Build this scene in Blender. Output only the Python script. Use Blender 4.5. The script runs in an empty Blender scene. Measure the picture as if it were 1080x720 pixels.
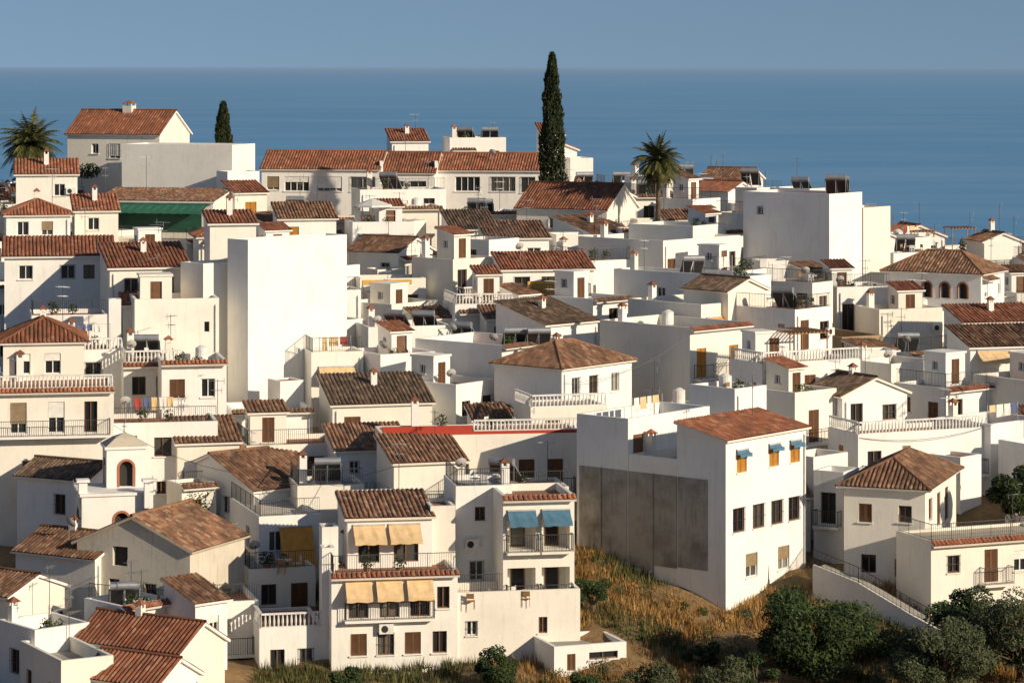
import bpy, math, random
import numpy as np
from mathutils import Vector, Matrix
rnd=random.Random(11)
nr=np.random.RandomState(5)
V=Vector
UP=V((0,0,1))
scene=bpy.context.scene

# ------------------------------------------------------------------ materials
MAT={}
def newmat(name):
    m=bpy.data.materials.new(name); m.use_nodes=True
    nt=m.node_tree; b=nt.nodes['Principled BSDF']
    MAT[name]=m
    return m,nt,b
def N(nt,t,**kw):
    n=nt.nodes.new(t)
    for k,v in kw.items(): setattr(n,k,v)
    return n
def ramp(nt,fac,stops):
    r=N(nt,'ShaderNodeValToRGB'); e=r.color_ramp.elements
    while len(e)<len(stops): e.new(.5)
    for i,(p,c) in enumerate(stops):
        e[i].position=p; e[i].color=(c[0],c[1],c[2],1)
    nt.links.new(fac,r.inputs[0]); return r.outputs[0]
def mix(nt,fac,a,b,mode='MIX'):
    n=N(nt,'ShaderNodeMix',data_type='RGBA',blend_type=mode)
    if isinstance(fac,(int,float)): n.inputs[0].default_value=fac
    else: nt.links.new(fac,n.inputs[0])
    for s,x in ((6,a),(7,b)):
        if isinstance(x,tuple): n.inputs[s].default_value=(x[0],x[1],x[2],1)
        else: nt.links.new(x,n.inputs[s])
    return n.outputs[2]
def pos(nt,scale=(1,1,1)):
    g=N(nt,'ShaderNodeNewGeometry'); mp=N(nt,'ShaderNodeMapping'); mp.inputs['Scale'].default_value=scale
    nt.links.new(g.outputs['Position'],mp.inputs[0]); return mp.outputs[0]
def noise(nt,vec,scale,detail=4,rough=.55):
    n=N(nt,'ShaderNodeTexNoise'); n.inputs['Scale'].default_value=scale
    n.inputs['Detail'].default_value=detail; n.inputs['Roughness'].default_value=rough
    nt.links.new(vec,n.inputs['Vector']); return n.outputs['Fac']
def bump(nt,b,h,strength,dist=.05):
    n=N(nt,'ShaderNodeBump'); n.inputs['Strength'].default_value=strength; n.inputs['Distance'].default_value=dist
    nt.links.new(h,n.inputs['Height']); nt.links.new(n.outputs[0],b.inputs['Normal'])

def wallmat(name,base,dirt,amount=.35,blotch=.5):
    m,nt,b=newmat(name)
    p=pos(nt); ps=pos(nt,(3.2,3.2,.3))
    n1=noise(nt,p,.5,5,.65); n2=noise(nt,ps,1.3,5,.65); n3=noise(nt,p,6,5)
    n4=noise(nt,p,1.7,6,.7)
    oi=N(nt,'ShaderNodeObjectInfo')
    c0=ramp(nt,oi.outputs['Random'],[(0,base),(.5,tuple(x*.99 for x in base)),(.75,(base[0]*.985,base[1]*.965,base[2]*.91)),(1,(base[0]*.93,base[1]*.89,base[2]*.81))])
    f1=ramp(nt,n1,[(.45,(0,0,0)),(.75,(amount*blotch,)*3)])
    c1=mix(nt,f1,c0,dirt)
    f2=ramp(nt,n2,[(.54,(0,0,0)),(.8,(amount,)*3)])
    c2=mix(nt,f2,c1,dirt)
    f3=ramp(nt,n4,[(.58,(0,0,0)),(.66,(amount*.5,)*3)])
    c2=mix(nt,f3,c2,tuple(x*.8 for x in base))
    nt.links.new(c2,b.inputs['Base Color']); b.inputs['Roughness'].default_value=.9
    b.inputs['Specular IOR Level'].default_value=.2
    bump(nt,b,n3,.3,.03)
wallmat('wall',(.855,.84,.805),(.47,.42,.35),.34,.7)
wallmat('wall_old',(.64,.59,.50),(.33,.29,.23),.8)
wallmat('concrete',(.40,.37,.325),(.17,.15,.125),1.0,1.0)
wallmat('stone',(.36,.28,.19),(.2,.15,.1),.9)
wallmat('red',(.44,.065,.045),(.3,.06,.04),.5)
wallmat('ochre',(.66,.38,.09),(.4,.22,.06),.5)
wallmat('terr',(.33,.17,.11),(.2,.12,.085),.8)
wallmat('grey',(.36,.35,.33),(.2,.19,.17),.8)
wallmat('brick',(.42,.16,.09),(.25,.1,.06),.6)

def tilemat(name,stops,dirt):
    m,nt,b=newmat(name)
    uv=N(nt,'ShaderNodeUVMap'); 
    fl=N(nt,'ShaderNodeVectorMath',operation='FLOOR'); nt.links.new(uv.outputs[0],fl.inputs[0])
    wn=N(nt,'ShaderNodeTexWhiteNoise',noise_dimensions='3D'); nt.links.new(fl.outputs[0],wn.inputs['Vector'])
    c=ramp(nt,wn.outputs['Value'],stops)
    n1=noise(nt,pos(nt),.9,5,.65); n2=noise(nt,pos(nt),5,4,.6)
    c=mix(nt,ramp(nt,n1,[(.42,(0,0,0)),(.68,(.8,)*3)]),c,dirt)
    c=mix(nt,ramp(nt,n2,[(.55,(0,0,0)),(.75,(.4,)*3)]),c,(.32,.23,.14))
    oi=N(nt,'ShaderNodeObjectInfo')
    hs=N(nt,'ShaderNodeHueSaturation')
    mr=N(nt,'ShaderNodeMapRange'); mr.inputs[3].default_value=.7; mr.inputs[4].default_value=1.15
    nt.links.new(oi.outputs['Random'],mr.inputs[0]); nt.links.new(mr.outputs[0],hs.inputs['Value'])
    nt.links.new(c,hs.inputs['Color']); nt.links.new(hs.outputs[0],b.inputs['Base Color'])
    b.inputs['Roughness'].default_value=.85; b.inputs['Specular IOR Level'].default_value=.25
    sx=N(nt,'ShaderNodeSeparateXYZ'); nt.links.new(uv.outputs[0],sx.inputs[0])
    fr=N(nt,'ShaderNodeMath',operation='FRACT'); nt.links.new(sx.outputs[1],fr.inputs[0])
    bump(nt,b,fr.outputs[0],.7,.06)
tilemat('tile',[(0,(.24,.08,.045)),(.4,(.39,.145,.075)),(.75,(.31,.12,.065)),(1,(.47,.24,.14))],(.14,.07,.046))
tilemat('tile_old',[(0,(.14,.075,.05)),(.4,(.25,.125,.073)),(.75,(.30,.16,.093)),(1,(.38,.25,.16))],(.08,.055,.04))
tilemat('tile_dark',[(0,(.08,.055,.042)),(.5,(.14,.09,.06)),(1,(.24,.165,.11))],(.055,.045,.036))

def plain(name,col,rough=.6,metal=0,spec=.5,var=.15):
    m,nt,b=newmat(name)
    n=noise(nt,pos(nt),2.5,4)
    c=ramp(nt,n,[(.3,tuple(x*(1-var) for x in col)),(.7,tuple(min(1,x*(1+var)) for x in col))])
    nt.links.new(c,b.inputs['Base Color']); b.inputs['Roughness'].default_value=rough
    b.inputs['Metallic'].default_value=metal; b.inputs['Specular IOR Level'].default_value=spec
plain('white',(.72,.705,.67),.6,0,.3)
plain('dishm',(.45,.44,.42),.6,0,.3)
plain('iron',(.05,.05,.055),.5)
plain('ironw',(.5,.5,.5),.5)
plain('steel',(.40,.41,.43),.45,.6)
plain('panel',(.02,.028,.05),.15)
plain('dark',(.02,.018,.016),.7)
plain('wood',(.16,.075,.035),.6)
plain('woodl',(.30,.16,.07),.6)
plain('green',(.03,.15,.09),.6)
plain('greend',(.015,.08,.045),.6)
plain('cream',(.70,.50,.27),.8)
plain('awn_or',(.70,.31,.05),.8)
plain('blue',(.07,.17,.26),.8)
plain('pot',(.38,.15,.07),.8)
plain('cloth_r',(.35,.06,.05),.9)
plain('cloth_b',(.10,.13,.25),.9)
plain('bark',(.13,.09,.06),.9,0,.2,.4)
plain('paving',(.30,.28,.25),.9)
m,nt,b=newmat('glass')
g=N(nt,'ShaderNodeNewGeometry')
c=ramp(nt,g.outputs['Random Per Island'],[(0,(.012,.014,.018)),(.6,(.025,.03,.035)),(.8,(.08,.08,.07)),(1,(.28,.26,.22))])
nt.links.new(c,b.inputs['Base Color']); b.inputs['Roughness'].default_value=.12
for nm,col in (('sh_br',(.19,.09,.045)),('sh_or',(.70,.32,.05)),('sh_be',(.48,.36,.22)),('sh_gr',(.03,.16,.10))):
    m,nt,b=newmat(nm)
    sx=N(nt,'ShaderNodeSeparateXYZ'); nt.links.new(pos(nt,(1,1,11)),sx.inputs[0])
    fr=N(nt,'ShaderNodeMath',operation='FRACT'); nt.links.new(sx.outputs[2],fr.inputs[0])
    n=noise(nt,pos(nt),3,3)
    c=ramp(nt,n,[(.3,tuple(x*.75 for x in col)),(.7,col)])
    nt.links.new(c,b.inputs['Base Color']); b.inputs['Roughness'].default_value=.6
    bump(nt,b,fr.outputs[0],.9,.06)

def leafmat(name,dark,mid,light,sc=.7):
    m,nt,b=newmat(name)
    g=N(nt,'ShaderNodeNewGeometry')
    c1=ramp(nt,g.outputs['Random Per Island'],[(0,dark),(.6,mid),(1,light)])
    n=noise(nt,pos(nt),sc,3)
    c=mix(nt,ramp(nt,n,[(.35,(0,0,0)),(.65,(.75,)*3)]),c1,dark)
    nt.links.new(c,b.inputs['Base Color']); b.inputs['Roughness'].default_value=.7
    b.inputs['Specular IOR Level'].default_value=.25
leafmat('leaf',(.014,.026,.008),(.04,.07,.018),(.09,.12,.032))
leafmat('leaf_olive',(.035,.045,.02),(.08,.095,.042),(.15,.16,.085))
leafmat('leaf_cyp',(.018,.028,.012),(.04,.055,.02),(.085,.09,.03),1.5)
leafmat('leaf_palm',(.035,.045,.015),(.11,.11,.03),(.22,.19,.06),1.5)
leafmat('leaf_dead',(.14,.09,.045),(.26,.16,.07),(.36,.24,.12),1.5)
leafmat('grass_dry',(.22,.115,.035),(.44,.25,.075),(.58,.38,.14),.5)
leafmat('grass_grn',(.05,.06,.02),(.12,.12,.035),(.24,.21,.07),.5)
leafmat('flower',(.35,.08,.02),(.55,.16,.03),(.6,.25,.05),1.5)

# ------------------------------------------------------------------ mesh builder
class MB:
    def __init__(s): s.v=[];s.f=[];s.m=[];s.uv=[];s.hasuv=False
    def poly(s,pts,m,uv=None):
        i=len(s.v); s.v.extend(pts); s.f.append(tuple(range(i,i+len(pts)))); s.m.append(m)
        if uv: s.hasuv=True; s.uv.extend(uv)
        else: s.uv.extend([(0,0)]*len(pts))
    def box(s,O,a,b,c,m):
        p=[O,O+a,O+a+b,O+b,O+c,O+a+c,O+a+b+c,O+b+c]
        for q in ((0,3,2,1),(4,5,6,7),(0,1,5,4),(1,2,6,5),(2,3,7,6),(3,0,4,7)):
            s.poly([p[k] for k in q],m)
    def tube(s,p,q,r,m,n=6,r2=None,cap=False):
        if r2 is None: r2=r
        d=(q-p); 
        if d.length<1e-5: return
        d.normalize(); a=d.orthogonal().normalized(); b=d.cross(a)
        A=[];B=[]
        for i in range(n):
            t=2*math.pi*i/n; o=a*math.cos(t)+b*math.sin(t)
            A.append(p+o*r);B.append(q+o*r2)
        for i in range(n):
            j=(i+1)%n; s.poly([A[i],A[j],B[j],B[i]],m)
        if cap: s.poly(A[::-1],m); s.poly(B,m)
def make(mb,name,origin,parent=None,smooth=False):
    me=bpy.data.meshes.new(name)
    ms=sorted(set(mb.m)); ix={k:i for i,k in enumerate(ms)}
    o=origin
    me.from_pydata([(p[0]-o[0],p[1]-o[1],p[2]-o[2]) for p in mb.v],[],mb.f)
    for k in ms: me.materials.append(MAT[k])
    me.polygons.foreach_set('material_index',[ix[k] for k in mb.m])
    if mb.hasuv:
        ul=me.uv_layers.new(name='UVMap'); ul.data.foreach_set('uv',[c for t in mb.uv for c in t])
    if smooth: me.polygons.foreach_set('use_smooth',[True]*len(mb.f))
    me.update()
    ob=bpy.data.objects.new(name,me); scene.collection.objects.link(ob)
    if parent: ob.parent=parent
    else: ob.location=o
    return ob

# ------------------------------------------------------------------ terrain
PY=[-80,-20,0,12,40,90,130,150,159,165,171,186,204,228,249,270,300,400,700,900]
PZ=[93,96.5,96.3,91,72,56,61,66.0,67.2,68.4,69.8,73.2,77.4,82.3,84.8,86.0,83,58,-4,-8]
def sm(t): t=max(0,min(1,t)); return t*t*(3-2*t)
def tz(x,y):
    z=float(np.interp(y,PY,PZ))
    if 190<y<330: z-=sm((x-18)/25)*6*sm((y-190)/20)
    if 148<y<182 and 0<x<26: z+=1.3*sm((y-154)/8)*sm((12-x)/8)*sm((x-1)/3)*sm((182-y)/12)
    z-=.0006*max(0,abs(x)-60)**2*.3 if abs(x)>60 else 0
    return z
def hills():
    xs=list(np.concatenate([np.arange(-420,-60,12),np.arange(-60,60,1.5),np.arange(60,421,12)]))
    ys=list(np.concatenate([np.arange(-80,140,5),np.arange(140,300,1.5),np.arange(300,900,12)]))
    mb=[];f=[]
    for y in ys:
        for x in xs:
            n=.25*math.sin(x*.8+y*.3)+.2*math.sin(y*.9-x*.35)+.12*math.sin(x*2.1)*math.sin(y*1.7)
            mb.append((x,y,max(tz(x,y),-9)+n))
    w=len(xs)
    for j in range(len(ys)-1):
        for i in range(w-1):
            f.append((j*w+i,j*w+i+1,j*w+w+i+1,j*w+w+i))
    me=bpy.data.meshes.new('ground'); me.from_pydata(mb,[],f)
    me.polygons.foreach_set('use_smooth',[True]*len(f))
    o=bpy.data.objects.new('ground',me); scene.collection.objects.link(o)
    m,nt,b=newmat('soil')
    p=pos(nt); n1=noise(nt,p,.18,5); n2=noise(nt,p,1.6,6,.7)
    c=ramp(nt,n1,[(.3,(.12,.10,.04)),(.5,(.28,.17,.07)),(.7,(.34,.22,.10))])
    c=mix(nt,ramp(nt,n2,[(.4,(0,0,0)),(.7,(.7,)*3)]),c,(.12,.085,.045))
    nt.links.new(c,b.inputs['Base Color']); b.inputs['Roughness'].default_value=.95
    bump(nt,b,n2,.6,.3)
    me.materials.append(m)
hills()

# sea
def sea():
    S=300000
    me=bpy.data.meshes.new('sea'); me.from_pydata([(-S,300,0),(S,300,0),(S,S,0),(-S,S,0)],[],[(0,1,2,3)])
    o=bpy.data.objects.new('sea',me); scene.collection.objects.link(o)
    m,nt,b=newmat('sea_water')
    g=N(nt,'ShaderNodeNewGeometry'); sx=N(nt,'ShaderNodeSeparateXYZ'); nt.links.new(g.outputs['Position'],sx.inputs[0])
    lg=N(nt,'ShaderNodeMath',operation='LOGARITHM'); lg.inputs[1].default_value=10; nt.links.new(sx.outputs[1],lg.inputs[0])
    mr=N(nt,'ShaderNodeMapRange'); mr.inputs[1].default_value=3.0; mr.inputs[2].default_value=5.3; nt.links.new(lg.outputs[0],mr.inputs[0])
    c=ramp(nt,mr.outputs[0],[(0,(.12,.31,.53)),(.3,(.13,.32,.54)),(.5,(.17,.36,.58)),(.66,(.22,.40,.62)),(.82,(.29,.455,.66)),(.95,(.35,.50,.70))])  # pales with distance toward the sky tone: horizon haze painted into the water colour
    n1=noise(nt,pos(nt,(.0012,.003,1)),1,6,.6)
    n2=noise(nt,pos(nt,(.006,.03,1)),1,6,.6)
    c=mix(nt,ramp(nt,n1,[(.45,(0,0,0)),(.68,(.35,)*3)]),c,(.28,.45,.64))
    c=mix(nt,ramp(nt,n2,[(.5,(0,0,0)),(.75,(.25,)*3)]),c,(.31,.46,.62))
    nt.links.new(c,b.inputs['Base Color']); b.inputs['Roughness'].default_value=.5; b.inputs['Specular IOR Level'].default_value=.2
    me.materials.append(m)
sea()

# ------------------------------------------------------------------ building kit
class Face:
    def __init__(s,O,u,n,W): s.O=O;s.u=u;s.n=n;s.W=W
    def P(s,u,out,d): return s.O+s.u*u+s.n*out-UP*d
def fbox(mb,F,u0,u1,d0,d1,o0,o1,m):
    mb.box(F.P(u0,o0,d1),F.u*(u1-u0),F.n*(o1-o0),UP*(d1-d0),m)
def fquad(mb,F,u0,u1,d0,d1,o,m):
    mb.poly([F.P(u0,o,d1),F.P(u1,o,d1),F.P(u1,o,d0),F.P(u0,o,d0)],m)

def opening(H,F,op,wm):
    uc,d,w,h,k=op; u0=uc-w/2;u1=uc+w/2;d1=d+h
    W=H['walls'];G=H['windows']
    dep=1.3 if k=='L' else (.35 if k in('k','A') else .22)
    for a,b2 in (((u0,d),(u1,d)),((u1,d),(u1,d1)),((u1,d1),(u0,d1)),((u0,d1),(u0,d))):
        W.poly([F.P(a[0],0,a[1]),F.P(b2[0],0,b2[1]),F.P(b2[0],-dep,b2[1]),F.P(a[0],-dep,a[1])],wm)
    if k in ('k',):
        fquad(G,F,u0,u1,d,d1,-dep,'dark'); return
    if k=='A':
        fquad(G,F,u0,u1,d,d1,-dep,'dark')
        r=w/2; n=8
        for i in range(n):
            t0=math.pi*i/n;t1=math.pi*(i+1)/n
            x0=uc-r*math.cos(t0);x1=uc-r*math.cos(t1);y0=d+r-r*math.sin(t0);y1=d+r-r*math.sin(t1)
            W.poly([F.P(x0,0,y0),F.P(x1,0,y1),F.P(x1,0,d),F.P(x0,0,d)],wm)
            R=r+.14
            X0=uc-R*math.cos(t0);X1=uc-R*math.cos(t1);Y0=d+r-R*math.sin(t0);Y1=d+r-R*math.sin(t1)
            W.poly([F.P(x0,.03,y0),F.P(x1,.03,y1),F.P(X1,.03,Y1),F.P(X0,.03,Y0)],'brick')
            W.poly([F.P(x0,.03,y0),F.P(x1,.03,y1),F.P(x1,-.2,y1),F.P(x0,-.2,y0)],'brick')
        fbox(W,F,u0-.14,u0,d+r,d1,.003,.03,'brick'); fbox(W,F,u1,u1+.14,d+r,d1,.003,.03,'brick')
        return
    if k=='L':
        fquad(W,F,u0,u1,d,d1,-dep,wm)
        fbox(G,F,uc-.5*min(1,w/2),uc+.5*min(1,w/2),d+.1,d1,-dep+.01,-dep+.06,'wood')
        fquad(G,F,uc-.4*min(1,w/2),uc+.4*min(1,w/2),d+.2,d1-.1,-dep+.065,'glass'); return
    if k in ('s','o','e','gs'):
        mm={'s':'sh_br','o':'sh_or','e':'sh_be','gs':'sh_gr'}[k]
        fbox(G,F,u0+.02,uc-.01,d+.02,d1-.01,-.12,-.07,mm); fbox(G,F,uc+.01,u1-.02,d+.02,d1-.01,-.12,-.07,mm)
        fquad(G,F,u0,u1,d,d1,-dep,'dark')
        for uu in (u0+.02,uc-.06,uc+.01,u1-.07):
            fbox(G,F,uu,uu+.05,d+.02,d1-.01,-.069,-.05,'wood' if k=='s' else mm)
    elif k in ('door','gr'):
        mm='wood' if k=='door' else 'green'
        fbox(G,F,u0+.01,u1-.01,d+.01,d1,-dep,-.12,mm)
        for q in range(2):
            dd=d+.2+q*h*.45
            fbox(G,F,u0+.15,u1-.15,dd,dd+h*.33,-.119,-.09,mm)
    else:
        fm='wood' if k in('b','g') else 'white'
        fquad(G,F,u0,u1,d,d1,-dep+.01,'glass')
        t=.06
        fbox(G,F,u0,u0+t,d,d1,-dep+.02,-.11,fm);fbox(G,F,u1-t,u1,d,d1,-dep+.02,-.11,fm)
        fbox(G,F,u0+t,u1-t,d,d+t,-dep+.02,-.11,fm);fbox(G,F,u0+t,u1-t,d1-t,d1,-dep+.02,-.11,fm)
        if w<2.2: fbox(G,F,uc-.035,uc+.035,d+t,d1-t,-dep+.02,-.115,fm)
        else:
            for q in (1,2,3): fbox(G,F,u0+w*q/4-.03,u0+w*q/4+.03,d+t,d1-t,-dep+.02,-.115,fm)
        if k=='p':
            fr=rnd.uniform(.3,.85); fbox(G,F,u0+.02,u1-.02,d+.02,d+h*fr,-.1,-.06,'sh_be' if rnd.random()<.6 else 'white')
        if k=='g' or (h<1.7 and rnd.random()<.25):
            R=H['railings']
            n=max(3,int(w/.16))
            for i in range(n+1):
                u=u0+w*i/n; R.tube(F.P(u,.07,d-.05),F.P(u,.07,d1+.05),.013,'iron',4)
            for dd in (d,d+h/2,d1): R.tube(F.P(u0-.05,.07,dd),F.P(u1+.05,.07,dd),.015,'iron',4)
    if h<1.75 and k!='door': fbox(W,F,u0-.09,u1+.09,d1,d1+.07,.003,.09,wm)

def wallgrid(H,F,Ht,ops,wm):
    good=[]
    for op in ops:
        uc,d,w,h,k=op
        if uc-w/2<.1 or uc+w/2>F.W-.1 or d+h>Ht-.1 or d<.05: continue
        if any(abs(uc-o[0])<(w+o[2])/2+.03 and d<o[1]+o[3]+.1 and o[1]<d+h+.1 for o in good): continue
        good.append(op)
    us=sorted({0,F.W,*[o[0]-o[2]/2 for o in good],*[o[0]+o[2]/2 for o in good]})
    ds=sorted({0,Ht,*[o[1] for o in good],*[o[1]+o[3] for o in good]})
    for i in range(len(us)-1):
        for j in range(len(ds)-1):
            uc=(us[i]+us[i+1])/2;dc=(ds[j]+ds[j+1])/2
            if any(abs(uc-o[0])<o[2]/2 and o[1]<dc<o[1]+o[3] for o in good): continue
            fquad(H['walls'],F,us[i],us[i+1],ds[j],ds[j+1],0,wm)
    for o in good: opening(H,F,o,wm)
    return good

def slope(mb,P0,e,h,W,run,rise,li=0,ri=0,m='tile',slab='wall'):
    S=math.hypot(run,rise); sd=(h*run+UP*rise)/S
    nn=e.cross(sd); 
    if nn.z<0: nn=-nn
    per=.27; k=max(2,round(W/per)); n=4*k; offs=(0,.06,.085,.06)
    ph=rnd.randint(0,500); prev=None
    rows=max(1,int(S/.9))
    for i in range(n+1):
        t=i*W/n; mx=S
        if li>0: mx=min(mx,S*t/li)
        if ri>0: mx=min(mx,S*(W-t)/ri)
        mx=max(mx,.001)
        col=[]
        for r in range(rows+1):
            vv=mx*r/rows
            p=P0+e*t+sd*vv+nn*(offs[i%4]+.03+(rnd.uniform(-.018,.018)))
            col.append((p,(i/4+ph+.001,vv/.38+ph)))
        if prev:
            u=(i-.5)/4+ph
            for r in range(rows):
                a,b2,c,d=prev[r],col[r],col[r+1],prev[r+1]
                mb.poly([a[0],b2[0],c[0],d[0]],m,[(u,a[1][1]),(u,b2[1][1]),(u,c[1][1]),(u,d[1][1])])
        prev=col
    A=P0;B=P0+e*W;C=P0+e*(W-ri)+sd*S;D=P0+e*li+sd*S
    dn=nn*-.11; top=nn*.025
    q=[A,B,C,D]
    mb.poly([x+dn for x in q],slab)
    mb.poly([x+top for x in q],m,[(0,0)]*4)
    for i in range(4):
        a,b2=q[i],q[(i+1)%4]
        if (a-b2).length>.01: mb.poly([a+dn,b2+dn,b2+top,a+top],slab)

def roofcaps(mb,p,q,m): mb.tube(p,q,.11,m,6)

def eaves_roof(H,kind,C,ea,La,eb,Lb,rise,oh,tm,wm):
    """slopes whose eaves run along ea (length La); eb is the inward axis (length Lb)"""
    R=H['roof'];Wl=H['walls']; g=.2
    if kind=='g':
        p=rise/(Lb/2); run=Lb/2+oh
        slope(R,C-eb*oh-ea*g-UP*p*oh,ea,eb,La+2*g,run,p*run,m=tm,slab=wm)
        slope(R,C+eb*(Lb+oh)-ea*g-UP*p*oh,ea,-eb,La+2*g,run,p*run,m=tm,slab=wm)
        for s in (0,La):
            o=C+ea*s; Wl.poly([o,o+eb*Lb,o+eb*Lb/2+UP*rise],wm)
        a=C+eb*Lb/2+UP*(rise+.08); roofcaps(R,a-ea*g,a+ea*(La+g),tm)
    elif kind=='s':
        p=rise/Lb; run=Lb+oh+.1
        slope(R,C-eb*oh-ea*g-UP*p*oh,ea,eb,La+2*g,run,p*run,m=tm,slab=wm)
        for s in (0,La):
            o=C+ea*s; Wl.poly([o,o+eb*Lb,o+eb*Lb+UP*rise],wm)
        o=C+eb*Lb; Wl.poly([o,o+ea*La,o+ea*La+UP*rise,o+UP*rise],wm)
    elif kind=='h':
        p=rise/(Lb/2); run=Lb/2+oh; W=La+2*oh
        z=UP*p*oh
        slope(R,C-eb*oh-ea*oh-z,ea,eb,W,run,p*run,run,run,m=tm,slab=wm)
        slope(R,C+eb*(Lb+oh)-ea*oh-z,ea,-eb,W,run,p*run,run,run,m=tm,slab=wm)
        slope(R,C-eb*oh-ea*oh-z,eb,ea,2*run,run,p*run,run,run,m=tm,slab=wm)
        slope(R,C-eb*oh+ea*(La+oh)-z,eb,-ea,2*run,run,p*run,run,run,m=tm,slab=wm)
        a=C+eb*Lb/2+ea*Lb/2+UP*(rise+.06); b2=C+eb*Lb/2+ea*(La-Lb/2)+UP*(rise+.06)
        if (a-b2).length>.1: roofcaps(R,a,b2,tm)
        zz=UP*.04-z
        for s,t2 in ((C-eb*oh-ea*oh,a),(C+eb*(Lb+oh)-ea*oh,a),(C-eb*oh+ea*(La+oh),b2),(C+eb*(Lb+oh)+ea*(La+oh),b2)):
            roofcaps(R,s+zz,t2,tm)

HS=[]
class House:
    def __init__(s,name,origin):
        s.name=name;s.o=origin;s.parts={}
    def __getitem__(s,k):
        if k not in s.parts: s.parts[k]=MB()
        return s.parts[k]
    def finish(s):
        e=bpy.data.objects.new(s.name,None); e.location=s.o; e.empty_display_size=.5
        scene.collection.objects.link(e)
        for k,mb in s.parts.items():
            if mb.f: make(mb,k,s.o,e)

def auto_ops(W,Ht,dens,parap):
    ops=[];d=parap+.55
    kind=rnd.choice(['w','b','p','s','b'])
    n=max(1,int(W/2.1))
    while d+1.3<Ht-.3:
        for i in range(n):
            if rnd.random()<dens:
                u=W*(i+.5)/n+rnd.uniform(-.25,.25)
                k=kind if rnd.random()<.7 else rnd.choice(['w','s','b','g','p','e','o'])
                if rnd.random()<.3: ops.append((u,d-.05,1.0,2.1,'b' if k!='s' else 's'))
                else: ops.append((u,d+.1+rnd.uniform(-.1,.15),rnd.choice([.6,.8,.9,1.0,1.1]),rnd.choice([.8,1.0,1.2,1.3]),k))
        d+=2.85
    return ops

FOOT=[]
def house(X,Y,Z,wl,wr,a,roof='flat',wL=None,wR=None,rise=None,tm='tile',wm='wall',ph=.75,oh=.28,floor=None,rail=None,name='white_house',strip=None,L=None,R=None):
    ar=math.radians(a)
    L=L or wl/math.cos(ar); R=R or wr/math.sin(ar)
    eL=V((-math.cos(ar),math.sin(ar),0)); eR=V((math.sin(ar),math.cos(ar),0))
    nL=V((-math.sin(ar),-math.cos(ar),0)); nR=V((math.cos(ar),-math.sin(ar),0))
    C=V((X,Y,Z))
    cs=[C,C+eR*R,C+eR*R+eL*L,C+eL*L]
    zb=min(tz(c.x,c.y) for c in cs)-.8
    Ht=Z-zb
    H=House(name,V((X,Y,zb)))
    H.FL=Face(C,eL,nL,L); H.FR=Face(C,eR,nR,R)
    H.C=C;H.eL=eL;H.eR=eR;H.L=L;H.R=R;H.Ht=Ht
    par=ph if roof=='flat' else .1
    autoR=wR=='auto'
    if wL=='auto': wL=auto_ops(L,Ht-.8,.5,par)
    if autoR: wR=auto_ops(R,Ht-.8,.72,par)
    wallgrid(H,H.FL,Ht,wL or [],wm); wallgrid(H,H.FR,Ht,wR or [],wm)
    B1=Face(cs[1],eL,nR*0+eR,L); B2=Face(cs[3],eR,eL,R)
    wallgrid(H,B1,Ht,auto_ops(L,Ht-.8,.4,par),wm); wallgrid(H,B2,Ht,auto_ops(R,Ht-.8,.3,par),wm)
    if roof=='flat':
        t=.2; W=H['walls']
        ins=[C+eR*t+eL*t,C+eR*(R-t)+eL*t,C+eR*(R-t)+eL*(L-t),C+eR*t+eL*(L-t)]
        for i in range(4):
            j=(i+1)%4
            W.poly([cs[i],cs[j],ins[j],ins[i]],wm)
            W.poly([ins[i],ins[j],ins[j]-UP*ph,ins[i]-UP*ph],wm)
        H['roof'].poly([p-UP*ph for p in ins],floor or rnd.choice(['terr','grey','terr','wall_old']))
    else:
        k=roof[0]
        if roof=='hip':
            rs=rise or .2*min(L,R)
            if L>=R: eaves_roof(H,'h',C,eL,L,eR,R,rs,oh,tm,wm)
            else: eaves_roof(H,'h',C,eR,R,eL,L,rs,oh,tm,wm)
        elif roof=='gR' or roof=='sL':
            eaves_roof(H,k,C,eL,L,eR,R,rise or (.19 if k=='g' else .3)*R,oh,tm,wm)
        elif roof=='gL' or roof=='sR':
            eaves_roof(H,k,C,eR,R,eL,L,rise or (.19 if k=='g' else .27)*L,oh,tm,wm)
    if rail:
        for F in (H.FL,H.FR):
            (railing if rail=='iron' else balustrade)(H['railings'],F.P(.1,-.1,0),F.P(F.W-.1,-.1,0))
    if strip is None and autoR and roof=='flat' and rnd.random()<.25: tstrip(H,H.FR,0,R,.05,tm=rnd.choice(['tile','tile_old']))
    elif strip: tstrip(H,H.FR,0,R,.05)
    if autoR and R>3.4 and Ht>par+3.2:
        q=rnd.random(); d=par+.5
        if q<.22: balcony(H,H.FR,.3,R-.3,d+2.1,rnd.uniform(.5,.9),rnd.choice(['iron','iron','bal']))
        elif q<.34: awning(H,H.FR,.5,min(R-.5,3),d-.25,1.1,.6,rnd.choice(['cream','cream','white','greend','awn_or']))
        elif q<.5: tstrip(H,H.FR,.3,min(R-.3,2.6),d-.15,.6,rnd.choice(['tile','tile_old']))
    FOOT.append((C+eR*R/2+eL*L/2,eL,eR,L/2,R/2,Z))
    HS.append(H); H.roof=roof;H.ph=ph
    return H
def tstrip(H,F,u0,u1,d,proj=.45,tm='tile'):
    slope(H['roof'],F.P(u0-.05,proj,d+.2),F.u,-F.n,u1-u0+.1,proj-.01,.22,m=tm)
def railing(mb,P,Q,h=.95,m='iron',sp=.13):
    d=Q-P;n=max(1,int(d.length/sp))
    mb.tube(P+UP*h,Q+UP*h,.025,m,4); mb.tube(P+UP*.08,Q+UP*.08,.015,m,4)
    for i in range(n+1):
        p=P+d*i/n; mb.tube(p,p+UP*h,.011 if i%10 else .025,m,4)
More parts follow.
